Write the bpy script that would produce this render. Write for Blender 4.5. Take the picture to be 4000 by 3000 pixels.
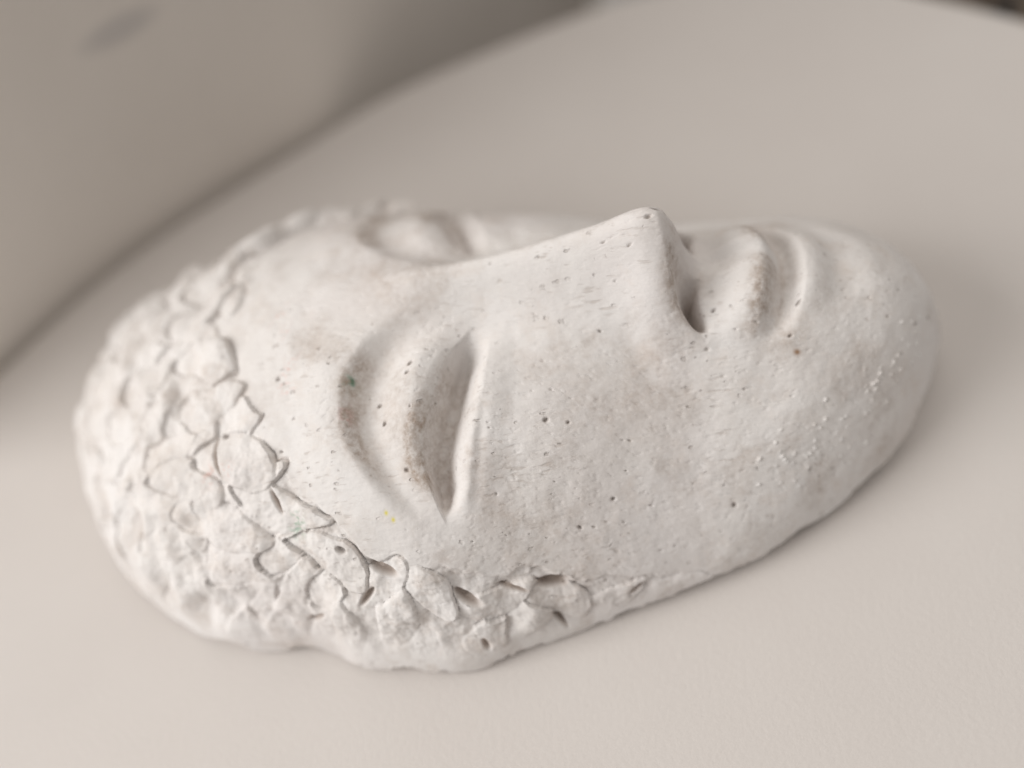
import bpy, math
import numpy as np
from mathutils import Vector, Matrix

# ------------------------------------------------------------------ camera, world, light, exposure
scene = bpy.context.scene
for o in list(bpy.data.objects):
    bpy.data.objects.remove(o)
col = scene.collection

CAM = Vector((0.0267, -0.1523, 0.2171)); AIM = Vector((-0.0016, -0.0069, 0.0200)); ROLL = math.radians(-15)
fwd = (AIM - CAM).normalized()
rgt = fwd.cross(Vector((0, 0, 1))).normalized()
upv = rgt.cross(fwd)
r2 = math.cos(ROLL) * rgt + math.sin(ROLL) * upv
u2 = -math.sin(ROLL) * rgt + math.cos(ROLL) * upv
cd = bpy.data.cameras.new('camera'); camera = bpy.data.objects.new('camera', cd); col.objects.link(camera)
m3 = Matrix((r2, u2, -fwd)).transposed()
camera.matrix_world = Matrix.Translation(CAM) @ m3.to_4x4()
cd.sensor_fit = 'HORIZONTAL'; cd.sensor_width = 36.0; cd.angle = math.radians(50)
cd.clip_start = 0.005; cd.clip_end = 50
cd.dof.use_dof = True; cd.dof.focus_distance = 0.213; cd.dof.aperture_fstop = 3.1
scene.camera = camera

world = bpy.data.worlds.new('World'); scene.world = world; world.use_nodes = True
bg = world.node_tree.nodes['Background']
bg.inputs['Color'].default_value = (1.0, 0.962, 0.93, 1); bg.inputs['Strength'].default_value = 0.27

def area(name, loc, target, size, power, color):
    d = bpy.data.lights.new(name, 'AREA'); d.shape = 'RECTANGLE'; d.size = size[0]; d.size_y = size[1]
    d.energy = power; d.color = color
    o = bpy.data.objects.new(name, d); col.objects.link(o); o.location = loc
    o.rotation_euler = (Vector(target) - Vector(loc)).to_track_quat('-Z', 'Y').to_euler()
    return o
area('window_light', (-1.02, -0.40, 0.68), (0, 0, 0), (0.9, 0.8), 14.6, (1.0, 0.985, 0.965))
area('overhead_fill', (0.40, 0.45, 1.5), (0.05, 0, 0), (2.2, 2.2), 12.0, (1.0, 0.94, 0.87))  # added fill lamp overhead, lifts the far paper and the wall

vs = scene.view_settings
vs.view_transform = 'Standard'; vs.look = 'None'; vs.gamma = 1.0; vs.use_curve_mapping = False; vs.exposure = 0.0

# ------------------------------------------------------------------ material helpers
def new_mat(name):
    m = bpy.data.materials.new(name); m.use_nodes = True
    nt = m.node_tree; b = nt.nodes['Principled BSDF']
    return m, nt, b
def nd(nt, t, **kw):
    n = nt.nodes.new(t)
    for k, v in kw.items():
        if k in n.inputs: n.inputs[k].default_value = v
        else: setattr(n, k, v)
    return n
def obj_coords(nt):
    return nt.nodes.new('ShaderNodeTexCoord').outputs['Object']
def mottled(name, c1, c2, scale, rough, bump=0.0, bscale=400.0, bdist=0.0003, detail=5.0):
    m, nt, b = new_mat(name); L = nt.links.new
    oc = obj_coords(nt)
    n = nd(nt, 'ShaderNodeTexNoise', Scale=scale, Detail=detail, Roughness=0.6); L(oc, n.inputs['Vector'])
    r = nt.nodes.new('ShaderNodeMix'); r.data_type = 'RGBA'
    mr = nd(nt, 'ShaderNodeMapRange'); mr.inputs[1].default_value = 0.3; mr.inputs[2].default_value = 0.7
    L(n.outputs['Fac'], mr.inputs[0]); L(mr.outputs[0], r.inputs[0])
    r.inputs[6].default_value = (*c1, 1); r.inputs[7].default_value = (*c2, 1)
    L(r.outputs[2], b.inputs['Base Color']); b.inputs['Roughness'].default_value = rough
    b.inputs['Specular IOR Level'].default_value = 0.25
    if bump:
        n2 = nd(nt, 'ShaderNodeTexNoise', Scale=bscale, Detail=4.0, Roughness=0.6); L(oc, n2.inputs['Vector'])
        bp = nd(nt, 'ShaderNodeBump', Strength=bump, Distance=bdist); L(n2.outputs['Fac'], bp.inputs['Height'])
        L(bp.outputs['Normal'], b.inputs['Normal'])
    return m

M_paper = mottled('white_paper', (0.645, 0.602, 0.572), (0.675, 0.635, 0.605), 14, 0.75, 0.35, 800, 0.0003)
M_wall = mottled('grey_plaster', (0.82, 0.77, 0.715), (0.86, 0.81, 0.755), 22, 0.85, 0.3, 200, 0.0004)
M_floor = mottled('brown_floor', (0.13, 0.10, 0.076), (0.18, 0.14, 0.105), 9, 0.6, 0.3, 60, 0.001)
M_cab = mottled('pale_panel', (0.55, 0.54, 0.52), (0.60, 0.59, 0.57), 12, 0.6, 0.2, 90, 0.0005)
M_black = mottled('black_rubber', (0.012, 0.012, 0.013), (0.02, 0.02, 0.02), 80, 0.5)

def smudge(mat, at, rad, amount):
    # a faint rubbed mark on the wall
    nt = mat.node_tree; L = nt.links.new; b = nt.nodes['Principled BSDF']; src = b.inputs['Base Color'].links[0].from_socket
    mp = nd(nt, 'ShaderNodeMapping'); mp.vector_type = 'TEXTURE'
    mp.inputs['Location'].default_value = at; mp.inputs['Scale'].default_value = rad
    L(obj_coords(nt), mp.inputs['Vector'])
    ln = nd(nt, 'ShaderNodeVectorMath', operation='LENGTH'); L(mp.outputs[0], ln.inputs[0])
    mr = nd(nt, 'ShaderNodeMapRange'); mr.inputs[1].default_value = 0.4; mr.inputs[2].default_value = 1.0; mr.inputs[3].default_value = amount; mr.inputs[4].default_value = 0.0
    L(ln.outputs['Value'], mr.inputs[0])
    mx = nt.nodes.new('ShaderNodeMix'); mx.data_type = 'RGBA'; L(mr.outputs[0], mx.inputs[0]); L(src, mx.inputs[6]); mx.inputs[7].default_value = (0.40, 0.39, 0.40, 1)
    L(mx.outputs[2], b.inputs['Base Color'])
def specks(mat, scale, size, chance, rgb, amount):
    # sparse tiny flecks
    nt = mat.node_tree; L = nt.links.new; b = nt.nodes['Principled BSDF']; src = b.inputs['Base Color'].links[0].from_socket
    v = nd(nt, 'ShaderNodeTexVoronoi', Scale=scale); L(obj_coords(nt), v.inputs['Vector'])
    sp = nt.nodes.new('ShaderNodeSeparateColor'); L(v.outputs['Color'], sp.inputs[0])
    on = nd(nt, 'ShaderNodeMath', operation='LESS_THAN'); L(sp.outputs[0], on.inputs[0]); on.inputs[1].default_value = chance
    mr = nd(nt, 'ShaderNodeMapRange'); L(v.outputs['Distance'], mr.inputs[0]); mr.inputs[1].default_value = size * 0.5; mr.inputs[2].default_value = size; mr.inputs[3].default_value = amount; mr.inputs[4].default_value = 0.0
    ml = nd(nt, 'ShaderNodeMath', operation='MULTIPLY'); L(mr.outputs[0], ml.inputs[0]); L(on.outputs[0], ml.inputs[1])
    mx = nt.nodes.new('ShaderNodeMix'); mx.data_type = 'RGBA'; L(ml.outputs[0], mx.inputs[0]); L(src, mx.inputs[6]); mx.inputs[7].default_value = (*rgb, 1)
    L(mx.outputs[2], b.inputs['Base Color'])
specks(M_paper, 90, 0.022, 0.30, (0.30, 0.27, 0.25), 0.6)
specks(M_paper, 220, 0.030, 0.10, (0.90, 0.88, 0.86), 0.6)
smudge(M_wall, (-0.0960, 0.0905, 0.0594), (0.014, 0.014, 0.005), 0.4)

def plaster():
    m, nt, b = new_mat('cast_plaster'); L = nt.links.new
    oc = obj_coords(nt)
    def noise(scale, detail, rough, src=oc):
        n = nd(nt, 'ShaderNodeTexNoise', Scale=scale, Detail=detail, Roughness=rough); L(src, n.inputs['Vector']); return n.outputs['Fac']
    def remap(v, a, b_, c=0.0, d=1.0):
        r = nd(nt, 'ShaderNodeMapRange'); L(v, r.inputs[0])
        for k, q in zip((1, 2, 3, 4), (a, b_, c, d)): r.inputs[k].default_value = q
        return r.outputs[0]
    def math_(op, a, b_):
        r = nd(nt, 'ShaderNodeMath', operation=op)
        for k, q in enumerate((a, b_)):
            if isinstance(q, (int, float)): r.inputs[k].default_value = q
            else: L(q, r.inputs[k])
        return r.outputs[0]
    def mix(fac, a, b_, mode='MIX'):
        r = nt.nodes.new('ShaderNodeMix'); r.data_type = 'RGBA'; r.blend_type = mode
        for k, q in ((0, fac), (6, a), (7, b_)):
            if isinstance(q, (int, float)): r.inputs[k].default_value = q
            elif isinstance(q, tuple): r.inputs[k].default_value = (*q, 1)
            else: L(q, r.inputs[k])
        return r.outputs[2]
    stain = nt.nodes.new('ShaderNodeAttribute'); stain.attribute_name = 'stain'
    so = nt.nodes.new('ShaderNodeAttribute'); so.attribute_name = 'soil_shade'
    # faint uneven tone, then grainy brown for soiling and for shade painted in the slits
    c = mix(remap(noise(60, 6, 0.62), 0.35, 0.75, 0.0, 0.6), stain.outputs['Color'], (0.90, 0.875, 0.85), 'MULTIPLY')
    c = mix(remap(noise(140, 5, 0.7), 0.52, 0.75, 0.0, 0.6), c, (0.90, 0.84, 0.79), 'MULTIPLY')
    grain = remap(noise(650, 5, 0.72), 0.36, 0.62)
    patch = remap(noise(170, 3, 0.6), 0.30, 0.60, 0.35, 1.0)
    dirt_shade = math_('MULTIPLY', math_('MULTIPLY', so.outputs['Fac'], patch), math_('ADD', math_('MULTIPLY', grain, 0.75), 0.25))
    c = mix(dirt_shade, c, mix(noise(300, 3, 0.6), (0.31, 0.245, 0.195), (0.46, 0.37, 0.31)))
    # pores: short, stretched along the stroke, sparse
    mp = nd(nt, 'ShaderNodeMapping'); mp.inputs['Scale'].default_value = (0.55, 1.0, 1.0); L(oc, mp.inputs['Vector'])
    wv = nd(nt, 'ShaderNodeVectorMath', operation='ADD'); L(mp.outputs[0], wv.inputs[0])
    wn = nd(nt, 'ShaderNodeTexNoise', Scale=900.0, Detail=2.0); L(oc, wn.inputs['Vector'])
    ws = nd(nt, 'ShaderNodeVectorMath', operation='SCALE'); L(wn.outputs['Color'], ws.inputs[0]); ws.inputs['Scale'].default_value = 0.0011
    L(ws.outputs[0], wv.inputs[1])
    def pores(scale, size, chance):
        v = nd(nt, 'ShaderNodeTexVoronoi', Scale=scale); L(wv.outputs[0], v.inputs['Vector'])
        sp = nt.nodes.new('ShaderNodeSeparateColor'); L(v.outputs['Color'], sp.inputs[0])
        on = math_('LESS_THAN', sp.outputs[0], chance)
        sz = math_('MULTIPLY', math_('ADD', sp.outputs[1], 0.35), size)
        return math_('MULTIPLY', remap(math_('DIVIDE', v.outputs['Distance'], sz), 0.5, 1.0, 1.0, 0.0), on)
    zone = remap(noise(45, 4, 0.65), 0.46, 0.60, 0.05, 1.0)
    p1 = math_('MULTIPLY', pores(700, 0.26, 0.28), zone); p2 = pores(300, 0.075, 0.06)
    pore = math_('MAXIMUM', p1, p2)
    sm = nd(nt, 'ShaderNodeMapping'); sm.inputs['Scale'].default_value = (0.18, 1.0, 1.0); sm.inputs['Rotation'].default_value = (0, 0, 0.12); L(oc, sm.inputs['Vector'])
    scr = math_('MULTIPLY', remap(noise(1100, 2, 0.6, sm.outputs[0]), 0.60, 0.70), zone)
    c = mix(math_('MULTIPLY', pore, 0.40), c, (0.34, 0.285, 0.245))
    c = mix(math_('MULTIPLY', scr, 0.38), c, (0.42, 0.35, 0.30))
    L(c, b.inputs['Base Color'])
    b.inputs['Roughness'].default_value = 0.85; b.inputs['Specular IOR Level'].default_value = 0.2
    g1 = noise(1500, 3, 0.65, mp.outputs[0])
    h = math_('SUBTRACT', math_('MULTIPLY', g1, 0.9), math_('ADD', math_('MULTIPLY', pore, 2.2), math_('MULTIPLY', scr, 0.5)))
    st = nd(nt, 'ShaderNodeMapping'); st.inputs['Scale'].default_value = (0.12, 1.0, 1.0); L(oc, st.inputs['Vector'])
    h = math_('ADD', h, math_('MULTIPLY', noise(900, 2, 0.6, st.outputs[0]), 0.5))
    bp = nd(nt, 'ShaderNodeBump', Strength=0.7, Distance=0.00018); L(h, bp.inputs['Height'])
    L(bp.outputs['Normal'], b.inputs['Normal'])
    return m
M_plaster = plaster()

# ------------------------------------------------------------------ mesh helpers
def mesh_obj(name, V, Fq, mat, parent=None, smooth=True):
    me = bpy.data.meshes.new(name); me.from_pydata([tuple(v) for v in V], [], [tuple(f) for f in Fq]); me.update()
    if smooth: me.polygons.foreach_set('use_smooth', [True] * len(me.polygons))
    o = bpy.data.objects.new(name, me); col.objects.link(o); me.materials.append(mat); o.parent = parent
    return o
def catmull(P, n=10, closed=True):
    P = np.asarray(P, float); out = []; N = len(P)
    rng = range(N) if closed else range(N - 1)
    for i in rng:
        if closed: a, b, c, d = P[(i - 1) % N], P[i], P[(i + 1) % N], P[(i + 2) % N]
        else: a, b, c, d = P[max(i - 1, 0)], P[i], P[i + 1], P[min(i + 2, N - 1)]
        for k in range(n):
            t = k / n
            out.append(0.5 * (2 * b + (c - a) * t + (2 * a - 5 * b + 4 * c - d) * t * t + (3 * b - a - 3 * c + d) * t ** 3))
    if not closed: out.append(P[-1])
    return np.array(out)
def tube(name, pts, rad, mat, seg=12):
    pts = [Vector(p) for p in pts]; V = []; Fs = []
    for i, p in enumerate(pts):
        t = (pts[min(i + 1, len(pts) - 1)] - pts[max(i - 1, 0)]).normalized()
        a = t.orthogonal().normalized(); b = t.cross(a)
        for k in range(seg):
            an = 2 * math.pi * k / seg; V.append(p + rad * (math.cos(an) * a + math.sin(an) * b))
    for i in range(len(pts) - 1):
        for k in range(seg):
            Fs.append((i * seg + k, i * seg + (k + 1) % seg, (i + 1) * seg + (k + 1) % seg, (i + 1) * seg + k))
    Fs.append(tuple(range(seg))[::-1]); Fs.append(tuple((len(pts) - 1) * seg + k for k in range(seg)))
    return mesh_obj(name, V, Fs, mat)

# ------------------------------------------------------------------ setting (mm, turned to metres)
EDGE = [(-230, -300), (-205, -120), (-183, -38), (-161.7, 7.7), (-146.4, 30.9), (-126.2, 57.6), (-103, 80.1), (-70.1, 104.9), (-34.9, 128.9),
        (23.4, 153.6), (50, 159), (76, 159), (103.7, 150.0), (126.7, 135.5), (148.7, 119.0), (172, 96), (200, 50), (225, -60), (235, -300)]
ed = catmull(EDGE, 10, closed=False)
def sheet():
    th = 4.0; bev = 0.8
    n = len(ed); c = np.array([0.0, -60.0])
    rings = [(1.0 - 3 * bev / 200, 0.0), (1.0 - bev / 200, -0.12), (1.0, -bev), (1.0, -th), (0.9, -th)]
    V = [(c[0], c[1], 0.0)]; Fs = []
    for s, z in [(0.3, 0), (0.6, 0), (0.85, 0)] + rings:
        for p in ed: q = c + (p - c) * s; V.append((q[0], q[1], z))
    for k in range(n): Fs.append((0, 1 + k, 1 + (k + 1) % n))
    nr = (len(V) - 1) // n
    for r in range(nr - 1):
        for k in range(n):
            a = 1 + r * n; b = a + n
            Fs.append((a + k, b + k, b + (k + 1) % n, a + (k + 1) % n))
    Fs.append(tuple(1 + (nr - 1) * n + k for k in range(n)))
    V = np.array(V) / 1000
    o = mesh_obj('paper_surface', V, [f[::-1] for f in Fs], M_paper)
    o['kind'] = 'structure'
    return o
sheet()

def curved_wall():
    # low curved wall that follows the edge of the white surface with a narrow gap
    idx = np.arange(27, 95); tang = np.gradient(ed, axis=0); tang /= np.linalg.norm(tang, axis=1)[:, None]
    nrm = np.stack([-tang[:, 1], tang[:, 0]], 1)
    k = np.clip((idx - 72) / 22, 0, 1); gap = 4 + 66 * k * k * (3 - 2 * k)      # the gap widens towards the back
    inner = ed[idx] + nrm[idx] * gap[:, None]; outer = inner + nrm[idx] * 40; n = len(inner); V = []; Fs = []
    zs = [-120, -60, -20, 0, 20, 60, 140, 200]
    for z in zs:
        for p in inner: V.append((p[0], p[1], z))
    for p in outer: V.append((p[0], p[1], 200))
    for r in range(len(zs)):
        for j in range(n - 1):
            a = r * n + j; Fs.append((a, a + 1, a + n + 1, a + n))
    o = mesh_obj('wall', np.array(V) / 1000, Fs, M_wall)
    o['kind'] = 'structure'
curved_wall()

fl = mesh_obj('floor', np.array([(-3000, -3000, -160), (3000, -3000, -160), (3000, 3000, -160), (-3000, 3000, -160)]) / 1000, [(0, 1, 2, 3)], M_floor)
fl['kind'] = 'structure'

# ------------------------------------------------------------------ relief of the cast (all in mm)
# --- relief
def smooth(a, b, x):
    t = np.clip((x - a) / (b - a), 0, 1); return t * t * (3 - 2 * t)
def ip(x, knots):
    k = np.asarray(knots, float); xs, ys = k[:, 0], k[:, 1]
    # monotone-ish smooth interpolation (catmull in x)
    m = np.gradient(ys, xs); i = np.clip(np.searchsorted(xs, x) - 1, 0, len(xs) - 2)
    xc = np.clip(x, xs[0], xs[-1]); h = xs[i + 1] - xs[i]; t = (xc - xs[i]) / h
    return (2 * t**3 - 3 * t**2 + 1) * ys[i] + (t**3 - 2 * t**2 + t) * h * m[i] + (-2 * t**3 + 3 * t**2) * ys[i + 1] + (t**3 - t**2) * h * m[i + 1]
def vnoise(x, y, seed):
    rs = np.random.RandomState(seed); T = rs.rand(256, 256) * 2 - 1
    xi = np.floor(x).astype(int); yi = np.floor(y).astype(int); fx = x - xi; fy = y - yi
    fx = fx**3 * (fx * (fx * 6 - 15) + 10); fy = fy**3 * (fy * (fy * 6 - 15) + 10)
    a = T[xi % 256, yi % 256]; b = T[(xi + 1) % 256, yi % 256]; c = T[xi % 256, (yi + 1) % 256]; d = T[(xi + 1) % 256, (yi + 1) % 256]
    return (a * (1 - fx) + b * fx) * (1 - fy) + (c * (1 - fx) + d * fx) * fy
def fbm(x, y, size, octs, seed, rough=0.5):
    s = 0; a = 1; n = 0; ca, sa = 0.8, 0.6
    for k in range(octs):
        s = s + a * vnoise(x / size + 17.3 * k, y / size + 9.1 * k, seed + k); n += a; a *= rough; size *= 0.5
        x, y = ca * x - sa * y, sa * x + ca * y
    return s / n
def gauss(x, y, cx, cy, sx, sy, ang=0.0):
    c, s = np.cos(ang), np.sin(ang); a = (x - cx) * c + (y - cy) * s; b = -(x - cx) * s + (y - cy) * c
    return np.exp(-0.5 * ((a / sx)**2 + (b / sy)**2))

OUT = [(95.6, 4), (93.8, -2.5), (90.3, -10), (84.6, -20), (76.8, -28.4), (64.3, -37.2), (52.4, -44.5), (43.8, -48.5), (27, -54), (10.6, -58.7),
       (-3, -62.7), (-12.3, -65.6), (-22.2, -65.6), (-36, -63.4), (-43.6, -59.8), (-53.5, -58.4), (-68.3, -55.8), (-84.8, -46.2), (-97.8, -33.5), (-108.5, -13.5),
       (-113, 2), (-112, 15), (-107, 26), (-97, 36), (-80, 44), (-60, 49), (-40, 50), (-20, 49.5), (0, 48.5), (20, 47), (40, 45), (60, 41.5), (76, 34), (88, 21.5), (94, 11)]
CX, CY = -15.0, 0.0
def out_radius(th):
    P = np.asarray(OUT, float); N = len(P); pts = []
    for i in range(N):
        a, b, c, d = P[(i - 1) % N], P[i], P[(i + 1) % N], P[(i + 2) % N]
        for t in np.arange(8) / 8:
            pts.append(0.5 * (2 * b + (c - a) * t + (2 * a - 5 * b + 4 * c - d) * t * t + (3 * b - a - 3 * c + d) * t**3))
    pts = np.array(pts) - (CX, CY); ang = np.arctan2(pts[:, 1], pts[:, 0]); rr = np.hypot(pts[:, 0], pts[:, 1])
    o = np.argsort(ang); ang, rr = ang[o], rr[o]
    return np.interp(th, np.concatenate([ang - 2 * np.pi, ang, ang + 2 * np.pi]), np.tile(rr, 3))

def rim_z(th):
    # the rim lifts a little off the surface below the chin and jaw
    return 1.6 + 3.0 * np.exp(-0.5 * ((th + 0.25) / 0.45)**2)
def half_widths():
    """near and far half width of the outline along the axis"""
    th = np.linspace(0.0005, np.pi - 0.0005, 700); far = out_radius(th); near = out_radius(-th)
    return (CX + near * np.cos(th))[::-1], (near * np.sin(th))[::-1], (CX + far * np.cos(th))[::-1], (far * np.sin(th))[::-1]
HWN_X, HWN_Y, HWF_X, HWF_Y = half_widths()
MIDLINE = [(-115, 1.6), (-112.6, 6), (-110, 12), (-104, 21), (-95, 29), (-84, 36), (-69, 41.5), (-40, 48.5), (-20, 49.5), (0, 46), (15, 44), (35, 43.2), (50, 43.6), (60, 43.0), (70, 41.2), (79, 37.6), (86, 32.3), (90.5, 25.5), (93.8, 15.5), (95.5, 6.5), (97, 3)]
def base_height(x, y):
    th = np.arctan2(y - CY, x - CX); r = np.clip(np.hypot(x - CX, y - CY) / out_radius(th), 0, 1)
    w = np.where(y < 0, np.interp(x, HWN_X, HWN_Y), np.interp(x, HWF_X, HWF_Y))
    t = np.clip(np.abs(y) / np.maximum(w, 0.05), 0, 1)
    p = ip(x, [(-115, 2.2), (-60, 2.4), (-20, 2.3), (10, 2.0), (40, 1.75), (70, 1.8), (97, 2.0)])
    q = ip(x, [(-115, 1.8), (-60, 1.8), (-20, 1.7), (10, 1.5), (40, 1.38), (70, 1.45), (97, 1.8)])
    E = np.clip(1 - t**p, 0, 1)**(1 / q)
    rz = rim_z(th); M = np.maximum(ip(x, MIDLINE), rz + 0.3)
    return rz + (M - rz) * E, r, th

X_BROW = [(-6, -6), (0, -11), (4, -15.6), (10, -23.6), (17.6, -29.4), (27, -31.8), (33, -31.2), (38.3, -28.7), (43.8, -25.1), (47.2, -21.6), (52, -16), (60, -8)]
X_UP = [(0, -4), (8, -5.2), (12, -7), (16.3, -11), (24.7, -15), (32.9, -18), (36.6, -18.6), (41.3, -17), (45.2, -15), (48.4, -13.2), (54, -11)]
X_LOW = [(0, -4), (8, -5.0), (12, -6.0), (18, -6.8), (25.5, -7.9), (35.1, -10.2), (41.2, -11.6), (48.4, -13.0), (54, -11)]
X_CREASE = [(0, 58.8), (6, 58.1), (12, 56.2), (17.3, 53.2), (22, 50), (28, 46)]
X_NOSE = [(0, 37.5), (3, 37.0), (7, 36.0), (10, 36.1), (12.5, 36.9), (15, 38.6), (18, 41), (24, 45)]
HAIR_Y = [(-120, -14), (-80, -12), (-70, -5), (-65, 0), (-61, 6), (-56, 15), (-54, 25), (-49, 33), (-44.5, 39), (-37, 45), (-32, 50.5), (-26, 54), (-12, 55.5), (2, 54), (12, 53.5), (24, 52.5), (36, 50), (46, 47.5), (60, 44), (100, 40)]

def unroll(x, y, z=None):
    """surface coordinates: the steep sides are laid out flat so that marks keep their size there"""
    if z is None: z = base_height(x, y)[0]
    th = np.arctan2(y - CY, x - CX); k = 0.85 * (46 - z)
    return x + k * np.cos(th), y + k * np.sin(th)
def half(y):
    return np.where(y > 0, y * 1.22, -y)             # the far half is narrower
def face_relief(x, y):
    """height over the base form, both halves alike (Y = distance from the midline)"""
    Y = half(y); z = np.zeros_like(x)
    # ---- brow and socket
    d = x - ip(Y, X_BROW)
    far = np.where(y > 0, 0.5, 1.0) + 0.5 * np.exp(-(y / 6)**2) * (y > 0)
    fade = smooth(5, 20, Y) * (1 - smooth(36, 53, Y)) * far
    z += 0.9 * np.exp(-0.5 * ((d + 4) / 5)**2) * fade
    z -= 3.8 * smooth(-1.2, 5.0, d) * (1 - smooth(5.0, 15, d)) * fade
    z -= 2.6 * gauss(x, Y, -7, 11, 7, 6)
    # ---- upper lid, eye slit, lower lid
    du = x - ip(Y, X_UP); dl = x - ip(Y, X_LOW); wid = np.maximum(dl * 0 + ip(Y, X_LOW) - ip(Y, X_UP), 0.01)
    fe = smooth(9.5, 16, Y) * (1 - smooth(44, 50, Y))
    z += 1.0 * far * np.exp(-0.5 * ((du + 3.2) / 3.8)**2) * smooth(4, 16, Y) * (1 - smooth(40, 52, Y))
    lens = np.clip(wid / 7.0, 0, 1)
    z -= 2.3 * far * lens * smooth(-0.8, 4.0, du) * (1 - smooth(-0.5 * wid, 0.8, dl)) * fe                      # slope of the lid's edge
    z -= 6.4 * far * np.clip(lens * 1.3, 0, 1) * smooth(-0.78 * wid - 0.2, -0.52 * wid, dl) * (1 - smooth(-0.40 * wid - 0.3, 4.2, dl)) * fe   # the slit
    z += 0.5 * far * np.exp(-0.5 * ((dl - 5.0) / 2.6)**2) * fe
    z -= 0.45 * np.exp(-0.5 * ((dl - 4.6 - 0.05 * (Y - 30)) / 0.8)**2) * smooth(24, 32, Y) * (1 - smooth(42, 48, Y))
    z -= 0.3 * np.exp(-0.5 * ((dl - 10.0) / 2.4)**2) * smooth(8, 18, Y) * (1 - smooth(38, 50, Y))
    # ---- cheek
    z += 2.6 * gauss(x, Y, 8, 34, 13, 13)
    z -= 1.6 * gauss(x, Y, 34, 36, 14, 10)
    z -= 1.4 * gauss(x, Y, 30, 21, 12, 5, 0.5)
    # ---- nose
    N = ip(x, [(-40, 0), (-28, 0.8), (-16, 4.0), (-4, 7.4), (8, 11.0), (20, 14.8), (27, 17.4), (31, 18.4), (36, 18.6), (40, 18), (46, 17)])
    w = ip(x, [(-40, 10), (-16, 8.5), (0, 8.5), (10, 9.3), (22, 10.8), (33, 11.8), (45, 12)])
    t = Y / w
    dn = x - ip(Y, X_NOSE)
    soft = 1.5 + 6.5 * np.exp(-(Y / 6.0)**2)
    under = 1 - smooth(-0.5 - 0.6 * soft, 0.55 * soft + 0.3, dn)
    under = 1 - (1 - under) * (1 - smooth(12.0, 17.0, Y))
    z += N * (0.34 * np.exp(-(Y / (0.62 * w))**2) + 0.42 * np.exp(-np.abs(t)**2.3)) * under * (1 - smooth(37, 50, x) * smooth(10, 13, Y))
    z += N * 0.24 * np.exp(-(t / 1.75)**2) * (1 - smooth(28, 44, x))
    z += 3.0 * gauss(x, Y, 31.8, 10.8, 4.0, 3.0, 0.35) * (1 - smooth(-0.5, 1.6, dn))
    z -= 0.9 * gauss(x, Y, 27, 17.5, 4.0, 2.0, 0.9)
    z -= 9.0 * np.exp(-((dn - 1.9) / 1.5)**2) * smooth(-0.6, 0.8, dn) * smooth(3.5, 6.5, Y) * (1 - smooth(10.5, 15.5, Y))
    z += 1.6 * gauss(x, Y, 40.0, 0, 3.0, 2.2) + 1.0 * gauss(x, Y, 31, 0, 4.0, 5.0)
    # ---- philtrum and lips
    fm = 1 - smooth(8, 19, Y)
    z -= 1.0 * gauss(x, Y, 46, 0, 4.0, 1.7)
    z += 0.6 * gauss(x, Y, 46, 3.6, 4.5, 1.5)
    z += 1.0 * gauss(x, Y, 54, 0, 12, 17) + 1.4 * gauss(x, Y, 53, 0, 7, 6.5)
    dc = x - ip(Y, X_CREASE)
    z += 3.0 * smooth(-15, -5.4, dc) * (1 - smooth(-5.4, -0.2, dc)) * fm * (1 - 0.22 * np.exp(-(Y / 2.2)**2))
    z -= 3.6 * smooth(-4.2, -0.3, dc) * (1 - smooth(-0.1, 4.2, dc)) * fm
    z += 1.1 * smooth(0.5, 5.5, dc) * (1 - smooth(5.5, 11.0, dc)) * (1 - smooth(6, 15, Y))
    z -= 0.9 * np.exp(-0.5 * ((dc - 11.5) / 3.4)**2) * (1 - smooth(4, 16, Y))
    z -= 1.2 * gauss(x, Y, 52, 24, 4, 3.5)
    # ---- chin
    z += 0.8 * gauss(x, Y, 79, 0, 6, 12)
    return z

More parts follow.
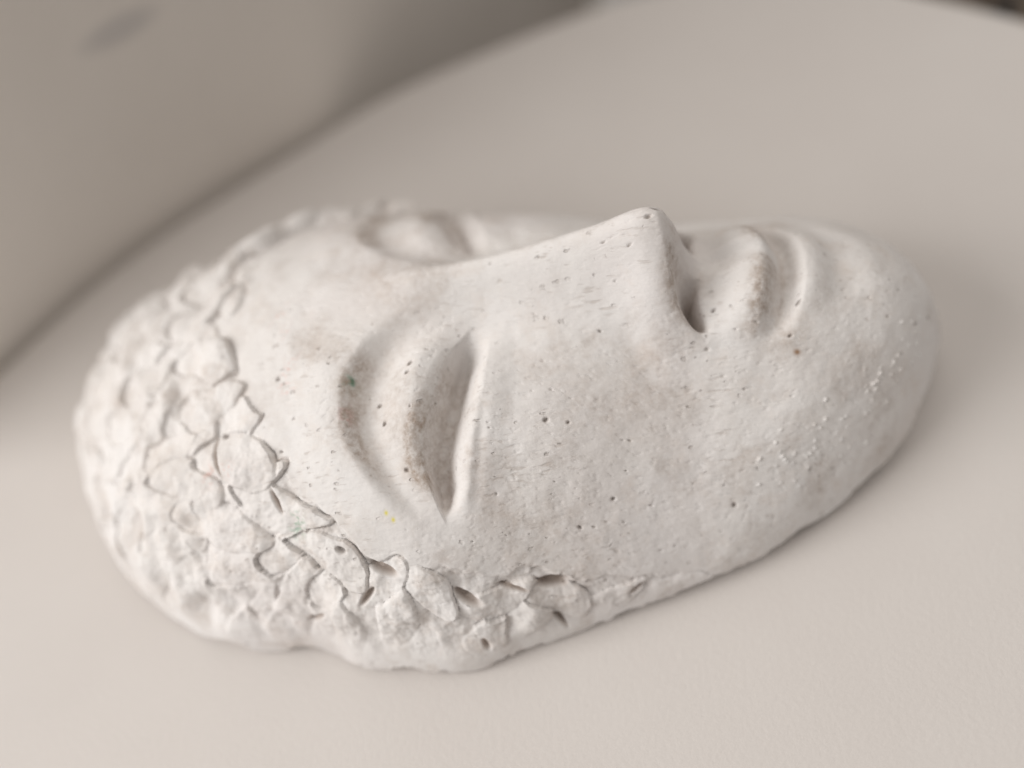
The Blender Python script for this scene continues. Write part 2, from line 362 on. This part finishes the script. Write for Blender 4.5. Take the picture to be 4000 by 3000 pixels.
# locks of hair: (x, y, half length, half width, direction, height)
def lock_list():
    L = [(-68, 4, 11, 6.6, 0.25, 3.6), (-65, -8, 10.5, 6.2, -0.2, 3.2), (-62.5, -20, 11, 7.0, 0.1, 3.4), (-56.5, -32.0, 11.5, 8.2, -0.35, 2.4), (-47.5, -42.5, 14.0, 7.6, -0.6, 2.4),
         (-37.5, -51, 12, 6.0, -0.75, 2.4), (-28.5, -56, 10, 7.4, 0.35, 2.0), (-19.5, -57.0, 12.0, 5.4, -0.8, 2.5), (-6, -58.4, 12.5, 5.6, 0.25, 2.2),
         (6, -56.0, 11.0, 5.6, -0.35, 2.3), (17, -55.4, 13.0, 4.6, 0.35, 1.7), (32, -51.8, 12.0, 3.6, 0.15, 1.4),
         (-59, -43.5, 12, 7.5, -0.7, 2.4), (-68.5, -33, 11.5, 7, -0.3, 2.5), (-67, 15, 10, 6.4, 0.3, 6.0), (-61, 25, 9.5, 6.2, 0.5, 7.6), (-52, 31.5, 9.5, 6.0, 0.6, 8.4), (-44, 36, 9.0, 5.6, 0.6, 9.0), (-36, 38.5, 8, 5.4, 0.5, 8.5), (-28.5, 40, 6.5, 4.8, 0.3, 9.0)]
    rs = np.random.RandomState(11)
    tries = 0; ux, uy = unroll(np.array([q[0] for q in L]), np.array([q[1] for q in L])); U = list(zip(ux, uy))
    while tries < 2500 and len(L) < 120:
        tries += 1
        x = rs.uniform(-112, 30); y = rs.uniform(-62, 62)
        th = np.arctan2(y - CY, x - CX); rr = np.hypot(x - CX, y - CY) / out_radius(th)
        s = half(y) - ip(np.array([x]), HAIR_Y)[0]
        if rr > 0.97 or s < 3.0: continue
        hl = rs.uniform(9.5, 14.5); hw = rs.uniform(5.8, 8.2)
        ux, uy = unroll(np.array([x]), np.array([y])); U.append((ux[0], uy[0]))
        if any((abs(ux[0] - q[0]) / 8.4)**2 + (abs(uy[0] - q[1]) / 7.6)**2 < 1 for q in U[:-1]): U.pop(); continue
        ang = np.arctan2(-y * 0.75, 40 - (x + 60) * 0.3) + rs.uniform(-0.7, 0.7)
        edge = np.exp(-(s - 5) / 7.0)
        L.append((x, y, hl, hw, ang, (1.9 + 1.0 * min(edge, 1)) * rs.uniform(0.75, 1.3)))
    return [(u[0], u[1]) + q[2:] for u, q in zip(U, L)]
LOCKS = lock_list()
LOCK_ORDER = list(range(19, len(LOCKS))) + [12, 13] + list(range(11, 3, -1)) + [18, 17, 16, 15, 14, 0, 1, 2, 3]
def hair_relief(x0, y0, x, y):
    jx = 1.5 * fbm(x, y, 8.0, 5, 31, 0.48); jy = 1.5 * fbm(x, y, 8.0, 5, 57, 0.48)
    wx = x + jx; wy = y + jy
    s = half(y0 + jy) - ip(x0 + jx, HAIR_Y)
    H = np.zeros_like(x); line = np.zeros_like(x); idx = np.full(x.shape, -1, int); cover = np.full(x.shape, -1.0)
    for i in LOCK_ORDER:                                                 # laid over one another, those at the face last
        cx, cy, hl, hw, ang, h = LOCKS[i]
        sel = np.nonzero((np.abs(x - cx) < hl * 1.3 + 2) & (np.abs(y - cy) < hl * 1.3 + 2))
        if len(sel[0]) == 0: continue
        px = wx[sel] - cx; py = wy[sel] - cy; c, sn = np.cos(ang), np.sin(ang)
        a = px * c + py * sn; b = -px * sn + py * c
        b = b + 0.02 * a * a * (1 if i % 2 else -1)                      # bent like a leaf
        ww = hw * np.clip((0.84 if i % 2 else 0.72) + (0.30 if i % 2 else -0.26) * a / hl, 0.4, 1.1)
        sc = 1 - (np.abs(a) / hl)**2.2 - (np.abs(b) / ww)**2.0
        side = (1 if i % 3 else -1)
        v = h * (0.16 + 0.30 * np.clip(sc, 0, 1)**0.5 + 0.28 * np.clip(a / hl, -1.2, 1.2) + 0.12 * side * np.clip(b / ww, -1.3, 1.3))
        win = sc > 0
        ln = line[sel]; ln = np.where(win, 0.0, ln)
        front = smooth(-0.75, 0.1, a / hl)
        ln = np.maximum(ln, np.exp(-((sc + 0.04) / 0.060)**2) * front)
        line[sel] = ln
        H[sel] = np.where(win, v, H[sel]); idx[sel] = np.where(win, i, idx[sel]); cover[sel] = np.where(win, np.maximum(sc, cover[sel]), np.maximum(sc, cover[sel]))
    inh = smooth(-0.5, 0.7, s)
    deep = np.exp(-np.clip(s - 9, 0, 99) / 14.0)
    broken = smooth(-0.05, 0.40, fbm(x, y, 8.0, 3, 71))
    area = ((inh > 0.5) | (cover > 0)) & (s > -7)
    idx = np.where(area, idx, -1)
    line = line * (0.15 + 0.85 * broken) * (0.35 + 0.65 * deep) * (s > -8)
    edge = np.maximum(inh, smooth(-0.02, 0.06, cover) * (s > -7))
    H = H * (1 + 0.30 * (1 - deep))
    out = H * edge * (0.66 + 0.24 * deep) - 0.70 * line - 0.35 * np.exp(-((edge - 0.35) / 0.22)**2)
    return out, idx, edge, s, line
# --- end relief

# ------------------------------------------------------------------ the cast
NT, NR = 2100, 360
rho = np.linspace(0.0015, 1, NR); rho = rho * (1.28 - 0.28 * rho**2)          # finer towards the steep rim
tt = np.linspace(-np.pi, np.pi, NT, endpoint=False)
tt = tt - 0.22 * np.sin(2 * tt)                                                # finer towards chin and crown
TH0, R0 = np.meshgrid(tt, rho, indexing='ij')
RAD = out_radius(TH0) * (1 + 0.006 * fbm(np.abs(TH0) * 9 + 40, TH0 * 0 + 3.0, 1.0, 4, 91, 0.6) * smooth(0.6, 1.0, R0))
X = CX + R0 * RAD * np.cos(TH0); Y = CY + R0 * RAD * np.sin(TH0)
Z, RR, TH = base_height(X, Y)
XN, YN = unroll(X, Y, Z)
keep = 1 - smooth(0.965, 1.0, RR)
HAIR, LID, INH, SH, LINE = hair_relief(X, Y, XN, YN)
hairy = INH
def wrap_grad(P):
    g = (np.roll(P, -1, 0) - np.roll(P, 1, 0)); return g
S0 = np.stack([X, Y, Z], -1)
BN = np.cross(np.gradient(S0, axis=1), wrap_grad(S0)); BN /= np.linalg.norm(BN, axis=-1, keepdims=True) + 1e-12
BN[..., 2] = np.abs(BN[..., 2]); BN[:, -1] = BN[:, -2]
Z = Z + face_relief(X, Y) * keep * (1 - 0.9 * hairy)
# D: what is added along the normal of the base form
D = (HAIR - 0.7 * INH) * (0.2 + 0.8 * keep)
D = D + keep * (0.50 * fbm(X, Y, 19, 2, 101) + 0.20 * fbm(XN, YN, 5.5, 3, 111) + 0.05 * fbm(XN * 0.3, YN, 1.0, 2, 121))
D = D + hairy * keep * ((1.3 + 0.9 * smooth(10, 25, SH)) * fbm(XN, YN, 9.0, 2, 129) + 0.60 * fbm(XN, YN, 5.0, 4, 131, 0.6) + 0.15 * np.abs(fbm(XN, YN, 1.8, 3, 137, 0.6)))
rough_zone = smooth(-0.15, 0.35, fbm(XN, YN, 26, 3, 141) + 0.5 * gauss(X, Y, 15, -35, 26, 14) - 0.7 * gauss(X, Y, 12, -9, 16, 8))
pit_noise = fbm(XN * 0.5, YN, 0.75, 2, 151, 0.6)
D = D - keep * 0.11 * smooth(0.36, 0.62, pit_noise) * (0.25 + 0.75 * rough_zone)

# colour of the plaster: warm white with brown soiling, shade painted into the slits and a few specks of paint
BASE = np.array((0.80, 0.772, 0.755)); C = np.ones(X.shape + (3,)) * BASE
def tint(mask, rgb):
    global C
    C = C * (1 - mask[..., None]) + np.array(rgb) * mask[..., None]
blot = fbm(XN, YN, 12, 5, 201, 0.6)

tint(0.10 * smooth(0.0, 0.5, fbm(X, Y, 30, 3, 221)), (0.70, 0.60, 0.60))
AY = half(Y)
du = X - ip(AY, X_UP); dl = X - ip(AY, X_LOW); db = X - ip(AY, X_BROW); dc = X - ip(AY, X_CREASE); dn = X - ip(AY, X_NOSE)
SOIL_SHADE = np.zeros(X.shape)
def soil_shade(m, k, rgb=None):
    global SOIL_SHADE
    SOIL_SHADE = np.maximum(SOIL_SHADE, np.clip(m * k * 1.5, 0, 1))
soil_shade(np.exp(-0.5 * ((du - 0.2) / 1.6)**2) * smooth(22, 31, AY) * (1 - smooth(40, 47, AY)), 0.95)          # edge of the upper lid
soil_shade(smooth(-0.5, 1, du) * (1 - smooth(-2.0, 0.5, dl)) * smooth(12, 22, AY) * (1 - smooth(42, 48, AY)), 0.30)  # eye slit: soiling plus shade painted into the colour
soil_shade(np.exp(-0.5 * ((db - 1.2) / 2.0)**2) * smooth(14, 19, AY) * (1 - smooth(34, 44, AY)), 0.80)           # brow edge
soil_shade(np.exp(-((dn - 2.2) / 1.8)**2) * smooth(3.5, 6.5, AY) * (1 - smooth(11, 15.5, AY)), 0.55)  # nostril slit: brown soiling that also paints in its shade
soil_shade(np.exp(-((dc + 0.6) / 0.8)**2) * (1 - smooth(13, 18, AY)), 0.45)  # lip crease: soiling, with the crease's shade painted in
soil_shade(smooth(-0.8, 0.2, -np.abs(dl + 0.45 * (ip(AY, X_LOW) - ip(AY, X_UP))) / 2.2 + 0.9) * smooth(14, 22, AY) * (1 - smooth(43, 48, AY)), 0.42)  # floor of the eye slit: painted shade on top of the soiling
soil_shade(gauss(X, AY, -5.5, 42, 2.2, 5.5, -0.25), 0.40, (0.50, 0.40, 0.32))                                 # below the eye
soil_shade(np.exp(-0.5 * ((dn + 1.2) / 1.3)**2) * smooth(2, 5, AY) * (1 - smooth(12, 17, AY)), 0.70)             # wing of the nose
soil_shade(np.exp(-0.5 * ((dc + 4.4) / 2.0)**2) * smooth(1, 3, AY) * (1 - smooth(14, 18, AY)), 0.70, (0.50, 0.41, 0.32))
soil_shade(gauss(X, AY, 57, 16, 4.5, 3.5), 0.40, (0.52, 0.43, 0.34))
soil_shade(gauss(X, Y, 8, -48, 6, 5) + gauss(X, Y, -2, -47, 5, 4), 0.25, (0.58, 0.48, 0.38))
soil_shade(gauss(X, Y, 18, -28, 9, 5) + gauss(X, Y, 33, -24, 8, 4), 0.25, (0.55, 0.46, 0.41))
soil_shade(hairy * smooth(0.15, 0.5, fbm(XN, YN, 8, 4, 231)), 0.30, (0.60, 0.49, 0.38))
soil_shade(LINE * smooth(0.0, 0.5, fbm(XN, YN, 9, 3, 233)), 0.5, (0.42, 0.33, 0.26))
soil_shade(smooth(-0.05, 0.45, blot) * (0.5 + 0.5 * rough_zone), 0.30)
speck = smooth(-0.05, 0.35, fbm(XN, YN, 0.8, 2, 241))
tint(np.clip(1.3 * gauss(X, Y, -30.5, -22.2, 1.0, 1.0), 0, 1) * (0.25 + 0.75 * speck) * 0.7, (0.12, 0.34, 0.25))
tint(np.clip(1.3 * gauss(X, Y, -30.0, -21.8, 0.35, 0.45), 0, 1), (0.02, 0.17, 0.10))
tint(np.clip(1.2 * gauss(X, Y, -43.5, -45.0, 1.3, 1.3), 0, 1) * speck * 0.6, (0.25, 0.45, 0.32))
tint(np.clip(1.3 * gauss(X, Y, -31.2, -28.8, 0.8, 1.2), 0, 1) * speck * 0.5, (0.75, 0.33, 0.33))
for q in ((-24.6, -46.4), (-23.4, -47.5)): tint(gauss(X, Y, *q, 0.24, 0.24), (0.80, 0.70, 0.10))
for q in ((-43.5, -16, 0.6, 2.2), (-45.5, -8, 0.5, 1.6), (-47, -3, 0.5, 2.0), (-57, -34, 0.9, 0.9), (-44, -21, 1.2, 0.8), (-62, -34, 1.0, 1.2)):
    tint(np.clip(1.2 * gauss(X, Y, *q, -0.5), 0, 1) * speck * 0.42, (0.72, 0.40, 0.34))
tint(gauss(X, Y, 58.5, -18.6, 0.5, 0.35), (0.30, 0.15, 0.06))

# pits, picks and crumbs
rs = np.random.RandomState(5)
def dimple(cx, cy, rx, ry, dz, ang=0.0, dark=0.0, rgb=(0.20, 0.165, 0.14)):
    w = 3.0 * max(rx, ry) + 0.3
    c = unroll(np.array([cx]), np.array([cy])); cx, cy = c[0][0], c[1][0]
    sel = np.nonzero((np.abs(XN - cx) < w) & (np.abs(YN - cy) < w))
    if len(sel[0]) == 0: return
    g = gauss(XN[sel], YN[sel], cx, cy, rx, ry, ang); g = smooth(0.15, 0.75, g)
    D[sel] += dz * g
    if dark: C[sel] = C[sel] * (1 - dark * g[:, None]) + np.array(rgb) * dark * g[:, None]
for k in range(220):
    x = rs.uniform(-58, 92); y = rs.uniform(-56, 40)
    zone = math.exp(-0.5 * (((x - 22) / 30)**2 + ((y + 32) / 14)**2)) + 0.22
    if -5 < x < 30 and abs(y) < 14: zone *= 0.25
    if rs.rand() > zone: continue
    sz = rs.uniform(0.10, 0.22) * (1.9 if rs.rand() < 0.07 else 1)
    dimple(x, y, sz * rs.uniform(1, 2.2), sz, -rs.uniform(0.15, 0.45), rs.uniform(-0.3, 0.3), rs.uniform(0, 0.4), (0.30, 0.24, 0.19))
for (x, y, s) in ((22.5, -3.0, .2), (27.2, -4.6, .22), (24, -8, .16), (31, -1.2, .4), (32.5, .8, .5), (20, -14, .25), (43, -10.5, .35), (88.5, -6, .45), (60, -10.0, .4), (57.5, -16, .3),
                  (-25, -26, .35), (-24, -30, .35), (-20, -39, .4), (-18, -19.5, .4), (-18.6, -21.5, .35), (7.8, -30.8, .45), (12, -31, .3), (12, -47, .4), (19.1, -42.3, .4), (43.1, -41.3, .45),
                  (-45.5, -33.0, .3), (-46, -18.5, .35), (-34.8, -50.6, .8), (-59.0, -27.1, .6), (84.8, -9.6, .4)):
    s *= 0.85; dimple(x, y, s * 1.35, s * 0.9, -1.3 * s - 0.25, rs.uniform(-1, 1), 0.5)
for (x, y, a, b, ang, dz) in ((5.2, -54.5, 3.4, 0.9, 0.05, -2.2), (-27.0, -54.2, 2.8, 0.9, -0.6, -2.0), (-11.4, -58.4, 2.8, 1.0, -0.6, -2.2), (-31.4, -57.4, 2.4, 0.6, 0.7, -1.6), (5.6, -58.8, 2.6, 0.6, -0.8, -1.8),
                              (-2.3, -55.9, 3.0, 0.4, -0.25, -1.2), (-44.1, -57.0, 2.2, 0.6, 0.2, -1.4), (-47.4, -41.0, 0.4, 2.4, 0.1, -1.1), (-60, -31, 0.4, 3.8, 0.05, -1.1), (21.6, -53.6, 2.0, 0.5, 0.6, -1.2), (-9.6, -63.6, 0.7, 1.4, 0.3, -1.2)):
    dimple(x, y, a, b, dz, ang, 0.62, (0.34, 0.25, 0.19))
for k in range(80):                                  # white crumbs of plaster along the jaw
    t = rs.rand(); x = 50 + 38 * t + rs.normal(0, 2.2); y = -36.5 + 28 * t**1.4 + rs.normal(0, 1.5)
    sz = rs.uniform(0.14, 0.36)
    dimple(x, y, sz * 1.2, sz, rs.uniform(0.15, 0.45), rs.uniform(0, 3), 0.7, (0.86, 0.84, 0.82))

# the tip of the nose overhangs a little
over = smooth(6, 14, Z - base_height(X, Y)[0]) * gauss(X, Y, 35, 0, 6, 12)
S1 = np.stack([X + 1.0 * over, Y, Z], -1) + BN * D[..., None]

# ---- regions
region = np.zeros(X.shape, int)                       # 0 face
NOSE, EYE_A, EYE_B, ULIP, LLIP, HAIRID, LOCK0 = 1, 2, 3, 4, 5, 6, 10
wn = ip(X, [(-40, 8), (-16, 8), (0, 9), (10, 11), (22, 14), (33, 16.5), (45, 17)])
region[(X > -14) & (dn < 4.5) & (AY < wn)] = NOSE
eye = (du > -6.5) & (dl < 4.5) & (AY > 7) & (AY < 49)
region[eye & (Y < 0)] = EYE_A; region[eye & (Y > 0)] = EYE_B
region[(dc > -7) & (dc <= 0.3) & (AY < 17.5)] = ULIP
region[(dc > 0.3) & (dc < 9.5) & (AY < 16.5 - np.clip(dc, 0, 9) * 0.5)] = LLIP
region[(INH > 0.5)] = HAIRID
lk = (LID >= 0) & (INH > 0.5); region[lk] = LOCK0 + LID[lk]

# ---- whole surface, then cut into its parts with shared normals
P = S1 / 1000.0
NV = NT * NR
ii = np.arange(NV).reshape(NT, NR); i2 = np.roll(ii, -1, 0)
Q = np.stack([ii[:, :-1], ii[:, 1:], i2[:, 1:], i2[:, :-1]], -1).reshape(-1, 4)
fr = region[:, :-1].ravel()
Pf = P.reshape(-1, 3)
FN = np.cross(Pf[Q[:, 2]] - Pf[Q[:, 0]], Pf[Q[:, 3]] - Pf[Q[:, 1]])
Nf = np.stack([np.bincount(Q.ravel(), np.repeat(FN[:, k], 4), NV) for k in range(3)], 1)
Nf /= np.linalg.norm(Nf, axis=1, keepdims=True) + 1e-20
Cf = C.reshape(-1, 3)

def cut(name, faces, parent):
    used, inv = np.unique(faces, return_inverse=True); inv = inv.reshape(-1, 4)
    me = bpy.data.meshes.new(name)
    me.vertices.add(len(used)); me.vertices.foreach_set('co', Pf[used].astype(np.float32).ravel())
    nf = len(inv); me.loops.add(nf * 4); me.loops.foreach_set('vertex_index', inv.astype(np.int32).ravel())
    me.polygons.add(nf); me.polygons.foreach_set('loop_start', np.arange(0, nf * 4, 4, dtype=np.int32))
    me.polygons.foreach_set('use_smooth', np.ones(nf, bool))
    me.update(calc_edges=True)
    at = me.attributes.new('stain', 'FLOAT_COLOR', 'POINT')
    at.data.foreach_set('color', np.concatenate([Cf[used], np.ones((len(used), 1))], 1).astype(np.float32).ravel())
    a2 = me.attributes.new('soil_shade', 'FLOAT', 'POINT'); a2.data.foreach_set('value', SOIL_SHADE.reshape(-1)[used].astype(np.float32))
    me.normals_split_custom_set_from_vertices(Nf[used].astype(np.float32))
    me.materials.append(M_plaster)
    o = bpy.data.objects.new(name, me); col.objects.link(o); o.parent = parent
    return o

mask = bpy.data.objects.new('plaster_face_mask', None); col.objects.link(mask)
mask.empty_display_size = 0.05
mask['label'] = 'white plaster cast of a face lying face up on the white paper, carved hair locks'
mask['category'] = 'face mask'
Pf[ii[:, 0]] = Pf[ii[:, 0]].mean(0)
face = cut('face', Q[fr == 0], mask)
cut('nose', Q[fr == NOSE], face)
cut('eye', Q[fr == EYE_A], face); cut('eye', Q[fr == EYE_B], face)
cut('upper_lip', Q[fr == ULIP], face); cut('lower_lip', Q[fr == LLIP], face)
hair = cut('hair', Q[fr == HAIRID], mask)
for i in range(len(LOCKS)):
    fs = Q[fr == LOCK0 + i]
    if len(fs) > 30: cut('lock', fs, hair)
    elif len(fs): cut('lock', fs, hair)

# rim and underside
loop = ii[:, -1]
Lp = Pf[loop] * 1000; th = np.arctan2(Lp[:, 1] - CY, Lp[:, 0] - CX); n = len(loop)
bottom = 0.15 + np.clip(rim_z(th) - 2.6, 0, 9) * 0.35
rings = [Lp]
for s, f in ((0.3, 0.8), (0.9, 0.45), (2.2, 0.0)):
    q = Lp.copy(); rad = np.hypot(Lp[:, 0] - CX, Lp[:, 1] - CY); k = (rad - s) / rad
    q[:, 0] = CX + (Lp[:, 0] - CX) * k; q[:, 1] = CY + (Lp[:, 1] - CY) * k; q[:, 2] = bottom + (Lp[:, 2] - bottom) * f
    rings.append(q)
inner = rings[-1].copy(); inner[:, 0] = CX + (inner[:, 0] - CX) * 0.88; inner[:, 1] = CY + (inner[:, 1] - CY) * 0.88; inner[:, 2] += 5
rings.append(inner)
Vr = np.vstack(rings) / 1000; Fr = []
for r in range(len(rings) - 1):
    for k in range(n):
        a = r * n + k; b = r * n + (k + 1) % n; Fr.append((a, a + n, b + n, b))
rim = mesh_obj('rim', Vr, Fr, M_plaster, mask)
at = rim.data.attributes.new('stain', 'FLOAT_COLOR', 'POINT')
at.data.foreach_set('color', np.tile(np.append(BASE, 1.0), (len(Vr), 1)).astype(np.float32).ravel())

# ------------------------------------------------------------------ things beyond the edge of the white surface
cable = tube('cable', catmull([(0.205, 0.30, -0.14), (0.192, 0.236, -0.082), (0.176, 0.196, -0.052), (0.1665, 0.172, -0.040), (0.1605, 0.157, -0.034), (0.160, 0.142, -0.040), (0.166, 0.125, -0.08), (0.175, 0.11, -0.156)], 6, False), 0.0028, M_black)
cable['label'] = 'black cable hanging beyond the far edge of the white paper'
cable['category'] = 'cable'

def box_part(name, x0, x1, y0, y1, z0, z1, mat, parent, bev=0.0015):
    V = []; b = bev
    for z, i in ((z0, b), (z0 + b, 0), (z1 - b, 0), (z1, b)):
        V += [(x0 + i, y0 + i, z), (x1 - i, y0 + i, z), (x1 - i, y1 - i, z), (x0 + i, y1 - i, z)]
    Fs = [(3, 2, 1, 0), (12, 13, 14, 15)]
    for r in range(3):
        for k in range(4): a = r * 4 + k; c = r * 4 + (k + 1) % 4; Fs.append((a, c, c + 4, a + 4))
    return mesh_obj(name, V, Fs, mat, parent, smooth=False)
cab = bpy.data.objects.new('cabinet', None); col.objects.link(cab); cab.location = (0.12, 0.36, -0.16)
cab['label'] = 'pale grey cabinet standing below and behind the far edge of the white paper'
cab['category'] = 'cabinet'
box_part('side_panel', -0.0953, 0.02, -0.06, 0.05, 0.0, 0.085, M_cab, cab)
box_part('top', -0.0975, 0.0225, -0.0625, 0.0525, 0.0852, 0.092, M_cab, cab)
